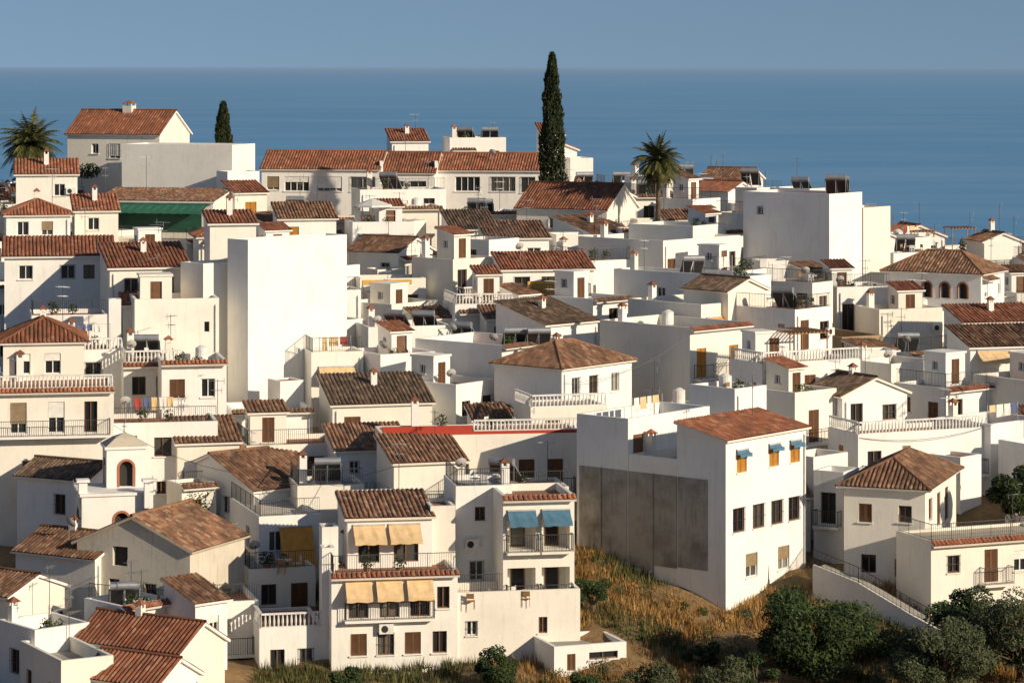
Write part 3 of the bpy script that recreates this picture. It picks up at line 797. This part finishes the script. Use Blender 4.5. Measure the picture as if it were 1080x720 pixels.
h=house(-2.4,169,74.9,.8,5.8,80,'flat',None,[(1.2,.7,1,2,'b'),(3,.7,1,2,'s'),(4.8,.7,1,2,'b')],L=4,ph=.2,rail='iron')
house(-11.8,187,77.8,1,6.5,76,'sR',None,A,rise=1.4,tm='tile_dark',L=5)
house(-18.4,187,77.4,1,5.2,76,'flat',None,A,L=4.5,ph=.4)
house(-16.8,180,76.0,1,6,76,'flat',None,A,L=5,rail='iron',ph=.3)
house(-11,178,76.0,1,4.5,76,'sR',None,A,tm='tile_old',L=4)
house(-21,178.5,76.4,1,3.8,76,'sR',None,A,L=4,tm='tile_old')
house(-13,172.3,74.6,.8,4,78,'flat',None,A,rail='iron',ph=.3,L=4)
house(-9.6,166,74.7,.8,4,78,'flat',None,A,L=4)

# filler houses on the remaining plots of the hillside
def clear(x,y,r):
    for c,eL,eR,l,q,z in FOOT:
        d=V((x,y,0))-V((c.x,c.y,0))
        if abs(d.dot(eL))<l+r and abs(d.dot(eR))<q+r: return False
    return True
NH=len(HS)
yy=176
while yy<285:
    xx=-62+rnd.uniform(0,3)
    while xx<66:
        x=xx+rnd.uniform(-1,1);y=yy+rnd.uniform(-1.5,1.5)
        if clear(x,y,1.9) and not (-27<x<5 and 252<y<270):
            a=rnd.choice([78,76,45,38,60]); ar=math.radians(a)
            L=rnd.uniform(3.4,5);R=rnd.uniform(3.6,5.5)
            top=tz(x,y)+(rnd.uniform(2.7,4.6) if y<235 else rnd.uniform(2.4,3.4))
            cx=x+L/2*math.cos(ar)-R/2*math.sin(ar); cy=y-L/2*math.sin(ar)-R/2*math.cos(ar)
            house(cx,cy,top,1,1,a,rnd.choice(['flat']*8+['sR','gR']),A,A,L=L,R=R,tm=rnd.choice(['tile_old','tile','tile_dark']),ph=rnd.choice([.3,.5,.8]),rail=rnd.choice([None,'iron',None]))
        xx+=5.2
    yy+=5.6
# small lean-tos and sheds in the last gaps
for k in range(900):
    x=rnd.uniform(-48,50);y=rnd.uniform(172,250)
    if clear(x,y,1.15):
        a=rnd.choice([78,45,60]); ar=math.radians(a); L=rnd.uniform(2.1,2.6);R=rnd.uniform(2.2,3)
        cx=x+L/2*math.cos(ar)-R/2*math.sin(ar); cy=y-L/2*math.sin(ar)-R/2*math.cos(ar)
        house(cx,cy,tz(x,y)+rnd.uniform(2.2,3.6),1,1,a,rnd.choice(['flat','flat','sR']),A,A,L=L,R=R,tm='tile_old',ph=.2,name='outbuilding')

# roof furniture for every house
for i,h in enumerate(HS):
    flat=h.roof=='flat'
    if min(h.L,h.R)<2.7 or h.name in('blank_walled_house','outbuilding','balcony_house','terrace_house','garage'): continue
    p=lambda a,b2:h.C+h.eL*h.L*a+h.eR*h.R*b2-UP*(h.ph if flat else 0)
    hh=False; plainh=h.name=='white_house'; far=h.C.y>225
    if flat:
        if min(h.L,h.R)>3.4 and plainh and h.C.y<245 and rnd.random()<.36:
            hut(h,h.L*.5,h.R*rnd.choice([.1,.5]),h.R*.38,h.L*.42,rnd.uniform(1.9,2.2),rnd.random()<.45,rnd.choice(['tile','tile_old'])); hh=True
        if not hh and plainh and rnd.random()<(.45 if far else .28): solar(p(rnd.uniform(.4,.65),rnd.uniform(.4,.65)),rnd.uniform(-.5,.3))
        elif not hh and plainh and rnd.random()<(.3 if far else .18): tank(p(.7,.7))
        elif not hh and plainh and min(h.L,h.R)>3.5 and rnd.random()<.15: pergola(h,p(.45,.2),h.R*.5,h.L*.4)
        if rnd.random()<.3: dish(p(.2,.15),rnd.uniform(-.6,.6),rnd.uniform(.9,1.5))
        if rnd.random()<(.75 if far else .5): antenna(p(.93,.9),rnd.uniform(0,6),rnd.uniform(2,3.6))
        if not hh and rnd.random()<.12: laundry(p(.25,.2),h.eR,min(3,h.R*.6))
        if rnd.random()<.5: potplant(p(.12,.3),1.2); potplant(p(.13,.55),1)
        if rnd.random()<.4: chimney(h,p(.88,.2)+UP*.6,.45,.9)
        if plainh and rnd.random()<.02: parasol(p(.4,.4))
        if rnd.random()<.2 and h.L>2.5: table_set(p(.28,.6))
    else:
        if rnd.random()<.4 and h is not HV and plainh: chimney(h,p(.6,.5)+UP*.7,.4,rnd.uniform(.5,.9))
        if rnd.random()<.5: antenna(p(.7,.75),rnd.uniform(0,6),rnd.uniform(2.6,3.6))
        if rnd.random()<.14: dish(p(.5,.25)+UP*.3,rnd.uniform(-.6,.6),1.2)
    if rnd.random()<.3 and h.FR.W>3 and i<NH and plainh: ac(h,h.FR,h.FR.W-.95,.95+rnd.random())
    if rnd.random()<.5 and h.FR.W>3 and plainh: pipe(h,h.FR,rnd.choice([.25,h.FR.W-.25]))
for p in ((-4.6,285,92.2),(-2.2,285,92.2),(26.0,228,89.6),(-6.3,206.5,80.6),(.2,197.5,80.2),(1.8,197.2,80.2),(21.3,254,89.2),(-3,248,86.8),(16,264,89.2),(30,260,88.3)): solar(V(p),rnd.uniform(-.3,.2))
parasol(V((-11.5,235,86.6)),1.6)

# church tower
def church():
    H=House('church_tower',V((-24,168,70)))
    def blk(x,y,z,w,ht,ops,a=55):
        ar=math.radians(a); eL=V((-math.cos(ar),math.sin(ar),0));eR=V((math.sin(ar),math.cos(ar),0))
        nL=V((-math.sin(ar),-math.cos(ar),0));nR=V((math.cos(ar),-math.sin(ar),0)); C=V((x,y,z))
        wallgrid(H,Face(C,eR,nR,w),ht,ops,'wall'); wallgrid(H,Face(C,eL,nL,w),ht,ops,'wall')
        wallgrid(H,Face(C+eR*w,eL,eR,w),ht,ops,'wall'); wallgrid(H,Face(C+eL*w,eR,eL,w),ht,ops,'wall')
        c=C+eL*w/2+eR*w/2; o=C-(eL+eR)*.12
        H['walls'].box(o,eL*(w+.24),eR*(w+.24),UP*.16,'wall')
        return C,eL,eR,c
    C,eL,eR,c=blk(-23.8,167,77.5,2.3,4,[(1.15,.7,.8,1.5,'A')],76)
    D=H['spire_cap']; k=1.2; q=[c+UP*.165+eL*k*i+eR*k*j for i,j in((-1,-1),(-1,1),(1,1),(1,-1))]
    r2=[c+UP*.62+eL*k*.45*i+eR*k*.45*j for i,j in((-1,-1),(-1,1),(1,1),(1,-1))]
    for i in range(4):
        D.poly([q[i],q[(i+1)%4],r2[(i+1)%4],r2[i]],'wall_old'); D.poly([r2[i],r2[(i+1)%4],c+UP*.85],'wall_old')
    D.tube(c+UP*.8,c+UP*1.4,.03,'iron',5); D.tube(c+UP*1.2-V((.15,0,0)),c+UP*1.2+V((.15,0,0)),.025,'iron',5)
    blk(-24.9,164.6,75.1,4.1,6,[(2.3,1.0,.8,1.5,'A')],76)
    blk(-21.3,164.9,75.9,.5,1.5,[],76); blk(-25.1,164.8,75.9,.5,1.5,[],76)
    HS.append(H)
church()
for h in HS: h.finish()

# ------------------------------------------------------------------ vegetation
def cypress(x,y,z0,z1,r):
    mb=MB(); p=V((x,y,z0)); mb.tube(p-UP,V((x,y,z0+(z1-z0)*.9)),.22,'bark',8,.03)
    hgt=z1-z0
    for i in range(int(9500*hgt/13)):
        t=nr.rand()**.85; 
        prof=min(1,(t+.03)/.1)*(1-t)**.5*(1+.08*math.sin(t*37+3*math.sin(t*9)))
        a=nr.rand()*6.283; 
        lump=1+.12*math.sin(a*3+t*14)+.07*math.sin(a*5-t*31)
        rr=r*prof*lump*(.6+.45*nr.rand()**.5)
        c=V((x+rr*math.cos(a),y+rr*math.sin(a),z0+.3+t*hgt))
        d=V((math.cos(a)*.35,math.sin(a)*.35,1)).normalized(); d=(d+V(nr.normal(size=3))*.22).normalized()
        s=d.cross(V(nr.normal(size=3))).normalized(); L=.16+.2*nr.rand()
        mb.poly([c-d*L*.4,c+s*.08,c+d*L,c-s*.08],'leaf_cyp')
    make(mb,'cypress_tree',p)
cypress(3.6,255,87.5,100.8,1.25)
cypress(-26.6,262,88,96.3,1.1)

def palm(x,y,z0,zc,rad,nf,skirt=True):
    mb=MB(); p=V((x,y,z0)); n=14; prev=p
    for i in range(n):
        t=(i+1)/n; q=V((x+.15*math.sin(t*2),y,z0+(zc-z0)*t)); mb.tube(prev,q,.26-.06*t,'bark',10,.22-.06*t); prev=q
    c=prev
    for i in range(nf):
        dead=skirt and i>nf*.68
        el=math.radians(-75+45*nr.rand() if dead else -40+120*((i/nf)/.68 if skirt else i/nf)+nr.normal()*8)
        az=i*2.399+nr.normal()*.1
        L=rad*(1.0 if not dead else .75)*(.85+.3*nr.rand())
        pt=c.copy(); d=V((math.cos(az)*math.cos(el),math.sin(az)*math.cos(el),math.sin(el)))
        seg=12; m='leaf_dead' if dead else 'leaf_palm'
        for k in range(seg):
            q=pt+d*L/seg; mb.tube(pt,q,.025,m,3)
            side=d.cross(UP); side=side.normalized() if side.length>.01 else V((1,0,0))
            ll=rad*.28*math.sin(math.pi*min(1,(k+1.5)/(seg+1)))+.05
            for r2 in (0,.5):
                o=pt+(q-pt)*r2
                for s in (-1,1):
                    e=(side*s*.8+d*.6-UP*(.25+.3*nr.rand())).normalized()
                    w=d*.06
                    mb.poly([o-w,o+w,o+e*ll],m)
            pt=q; d=(d-UP*.13*(1 if not dead else .5)).normalized()
    make(mb,'palm_tree',p)
palm(12.2,240,84,91.9,2.5,120)
palm(-43.6,257,86,92.8,3.2,110,False)
def shrub(name,x,y,z,r,n,m,flat=.8,size=.1):
    mb=MB(); leaves(mb,V((x,y,z+r*flat*.6)),r,n,size,m,flat,.2); mb.tube(V((x,y,z-.3)),V((x,y,z+r*.5)),.06,'bark',5); make(mb,name,V((x,y,z)))
shrub('flowering_bush',-42,254,90.3,1.2,500,'flower',.6,.13)
shrub('garden_shrub',-38,255,90.2,1.2,500,'leaf',.6,.13)
for x,y in ((-33,206),(-14,211),(25,197),(-19.5,175.5),(9,180),(30,205)): shrub('garden_shrub',x,y,tz(x,y)+1.6,1.0,420,'leaf',1.0,.1)
def tree(name,x,y,r,hgt,m,ncl=26,per=520,size=.11,zb=None):
    mb=MB(); z=tz(x,y) if zb is None else zb; p=V((x,y,z-.3))
    c=V((x,y,z+hgt-r*.75)); mb.tube(p,p+UP*(hgt*.4),.22,'bark',8,.15)
    for i in range(ncl):
        d=nr.normal(size=3); d/=np.linalg.norm(d); d[2]=d[2]*.75+.1
        rr=r*(.45+.45*nr.rand())
        cc=c+V(d)*rr
        mb.tube(p+UP*hgt*.38,cc,.06,'bark',4,.02)
        leaves(mb,cc,r*(.26+.16*nr.rand()),per,size,m,.8,.35)
    make(mb,name,p)
tree('carob_tree',16.4,154,3.1,5.2,'leaf',36,640,.10)
tree('olive_tree',22.6,150,2.6,4.6,'leaf_olive',30,520,.09)
tree('olive_tree',27.3,153,2.8,4.9,'leaf_olive',30,520,.09)
tree('carob_tree',25.0,157.0,2.2,3.9,'leaf',22,440,.1)
tree('carob_tree',30.4,171.5,2.0,5.8,'leaf',22,450,.1)
tree('olive_tree',7.5,149.5,1.6,2.6,'leaf_olive',16,350,.08)
tree('olive_tree',11.4,150,1.7,2.8,'leaf_olive',16,350,.08)
tree('carob_tree',3.6,150.5,1.1,1.8,'leaf',12,280,.08)
tree('carob_tree',-.8,153.4,1.3,2.0,'leaf',14,320,.08)
tree('carob_tree',-8.8,151.2,1.0,2.0,'leaf',12,280,.08)
tree('carob_tree',20,157.5,1.5,2.2,'leaf',14,300,.08)
tree('carob_tree',10.6,156.5,1.1,1.6,'leaf',10,260,.08)
tree('carob_tree',4.6,161.5,1.2,2.0,'leaf',12,260,.08)
tree('carob_tree',13.0,151.5,1.3,2.4,'leaf',12,260,.08)

def grass():
    mb=MB()
    for i in range(9500):
        x=nr.uniform(-14,30); y=nr.uniform(146,171)
        if not clear(x,y,.1): continue
        z=tz(x,y)-.05; k=math.sin(x*.5+1)+math.sin(y*.8+x*.3)+nr.normal()*.5
        m='grass_dry' if k>-1.1 and x>-1 else 'grass_grn'
        H=.25+.5*nr.rand()
        for b in range(9):
            a=nr.rand()*6.283; o=V((x+nr.normal()*.15,y+nr.normal()*.15,z)); t=V((math.cos(a)*.35,math.sin(a)*.35,1))*H*(.6+.6*nr.rand()); s=V((-math.sin(a),math.cos(a),0))*.032
            mb.poly([o-s,o+s,o+t],m)
    make(mb,'dry_grass',V((0,155,67)))
    mb=MB()
    for i in range(260):
        x=nr.uniform(0,28); y=147+19*nr.rand()**1.4
        if not clear(x,y,.4): continue
        leaves(mb,V((x,y,tz(x,y)+.2)),nr.uniform(.3,.95),180,.07,['leaf','leaf','leaf_olive','leaf_olive','grass_dry'][i%5],.75,.1)
    make(mb,'scrub',V((0,155,67)))
grass()

# ramp with retaining wall and fence beside the right-hand house
def ramp():
    mb=MB(); P=[V((17.6,166.5,70.6)),V((20,164.5,69.9)),V((22.6,162,68.6)),V((25,159.5,67.6))]
    w=V((.9,1.6,0))
    for a,b2 in zip(P[:-1],P[1:]):
        mb.poly([a,b2,b2+w,a+w],'paving')
        mb.poly([a-UP*2.5,b2-UP*2.5,b2+UP*.25,a+UP*.25],'wall'); mb.poly([a+UP*.25,b2+UP*.25,b2+UP*.25+w*.1,a+UP*.25+w*.1],'wall')
        mb.poly([a+w*.1,b2+w*.1,b2+UP*.25+w*.1,a+UP*.25+w*.1],'wall')
    make(mb,'footpath',P[0])
    mb=MB()
    for a,b2 in zip(P[:-1],P[1:]): railing(mb,a+w*.05+UP*.25,b2+w*.05+UP*.25,.9,'iron',.3)
    make(mb,'metal_fence',P[0])
ramp()
# overhead cables slung between houses
def cable(a,b2,sag=.5):
    mb=MB(); n=10; pr=a
    for i in range(1,n+1):
        t=i/n; q=a.lerp(b2,t)-UP*sag*4*t*(1-t); mb.tube(pr,q,.018,'iron',4); pr=q
    make(mb,'overhead_cable',a)
cable(V((-15.5,174,74.6)),V((-7,171,76)));cable(V((-9.3,171,75.8)),V((-3,162.2,75)));cable(V((-25,178,77.6)),V((-16.5,174.5,75)))
cable(V((3.6,189,79)),V((12,195,81.5)),.8);cable(V((22,180,76.5)),V((31,183,77)),.5)

# ------------------------------------------------------------------ light, sky, camera
el=math.radians(22); az=V((.81,-.585,0)).normalized()
S=V((az.x*math.cos(el),az.y*math.cos(el),math.sin(el)))
sl=bpy.data.lights.new('sun','SUN'); sl.energy=4.95; sl.angle=math.radians(.5); sl.color=(1,.845,.63)
so=bpy.data.objects.new('sun',sl); so.rotation_euler=S.to_track_quat('Z','Y').to_euler(); so.location=(60,-40,160); scene.collection.objects.link(so)
w=bpy.data.worlds.new('World'); scene.world=w; w.use_nodes=True; nt=w.node_tree
bg=nt.nodes['Background']; sk=nt.nodes.new('ShaderNodeTexSky'); sk.sky_type='NISHITA'; sk.sun_disc=False
sk.sun_elevation=el; sk.sun_rotation=math.atan2(az.x,az.y); sk.air_density=1.0; sk.dust_density=.6; sk.ozone_density=1.85
tc=nt.nodes.new('ShaderNodeTexCoord'); va=nt.nodes.new('ShaderNodeVectorMath'); va.operation='ADD'; va.inputs[1].default_value=(0,0,.2)
vn=nt.nodes.new('ShaderNodeVectorMath'); vn.operation='NORMALIZE'
nt.links.new(tc.outputs['Generated'],va.inputs[0]); nt.links.new(va.outputs[0],vn.inputs[0]); nt.links.new(vn.outputs[0],sk.inputs[0])
nt.links.new(sk.outputs[0],bg.inputs[0]); bg.inputs[1].default_value=.085
cam=bpy.data.cameras.new('Camera'); cam.lens=100; cam.sensor_width=36; cam.shift_y=-290/1080
cam.clip_start=.5; cam.clip_end=600000
co=bpy.data.objects.new('Camera',cam); co.location=(0,0,100); co.rotation_euler=(math.radians(90),0,0)
scene.collection.objects.link(co); scene.camera=co
scene.view_settings.view_transform='Standard'; scene.view_settings.look='None'; scene.view_settings.exposure=0
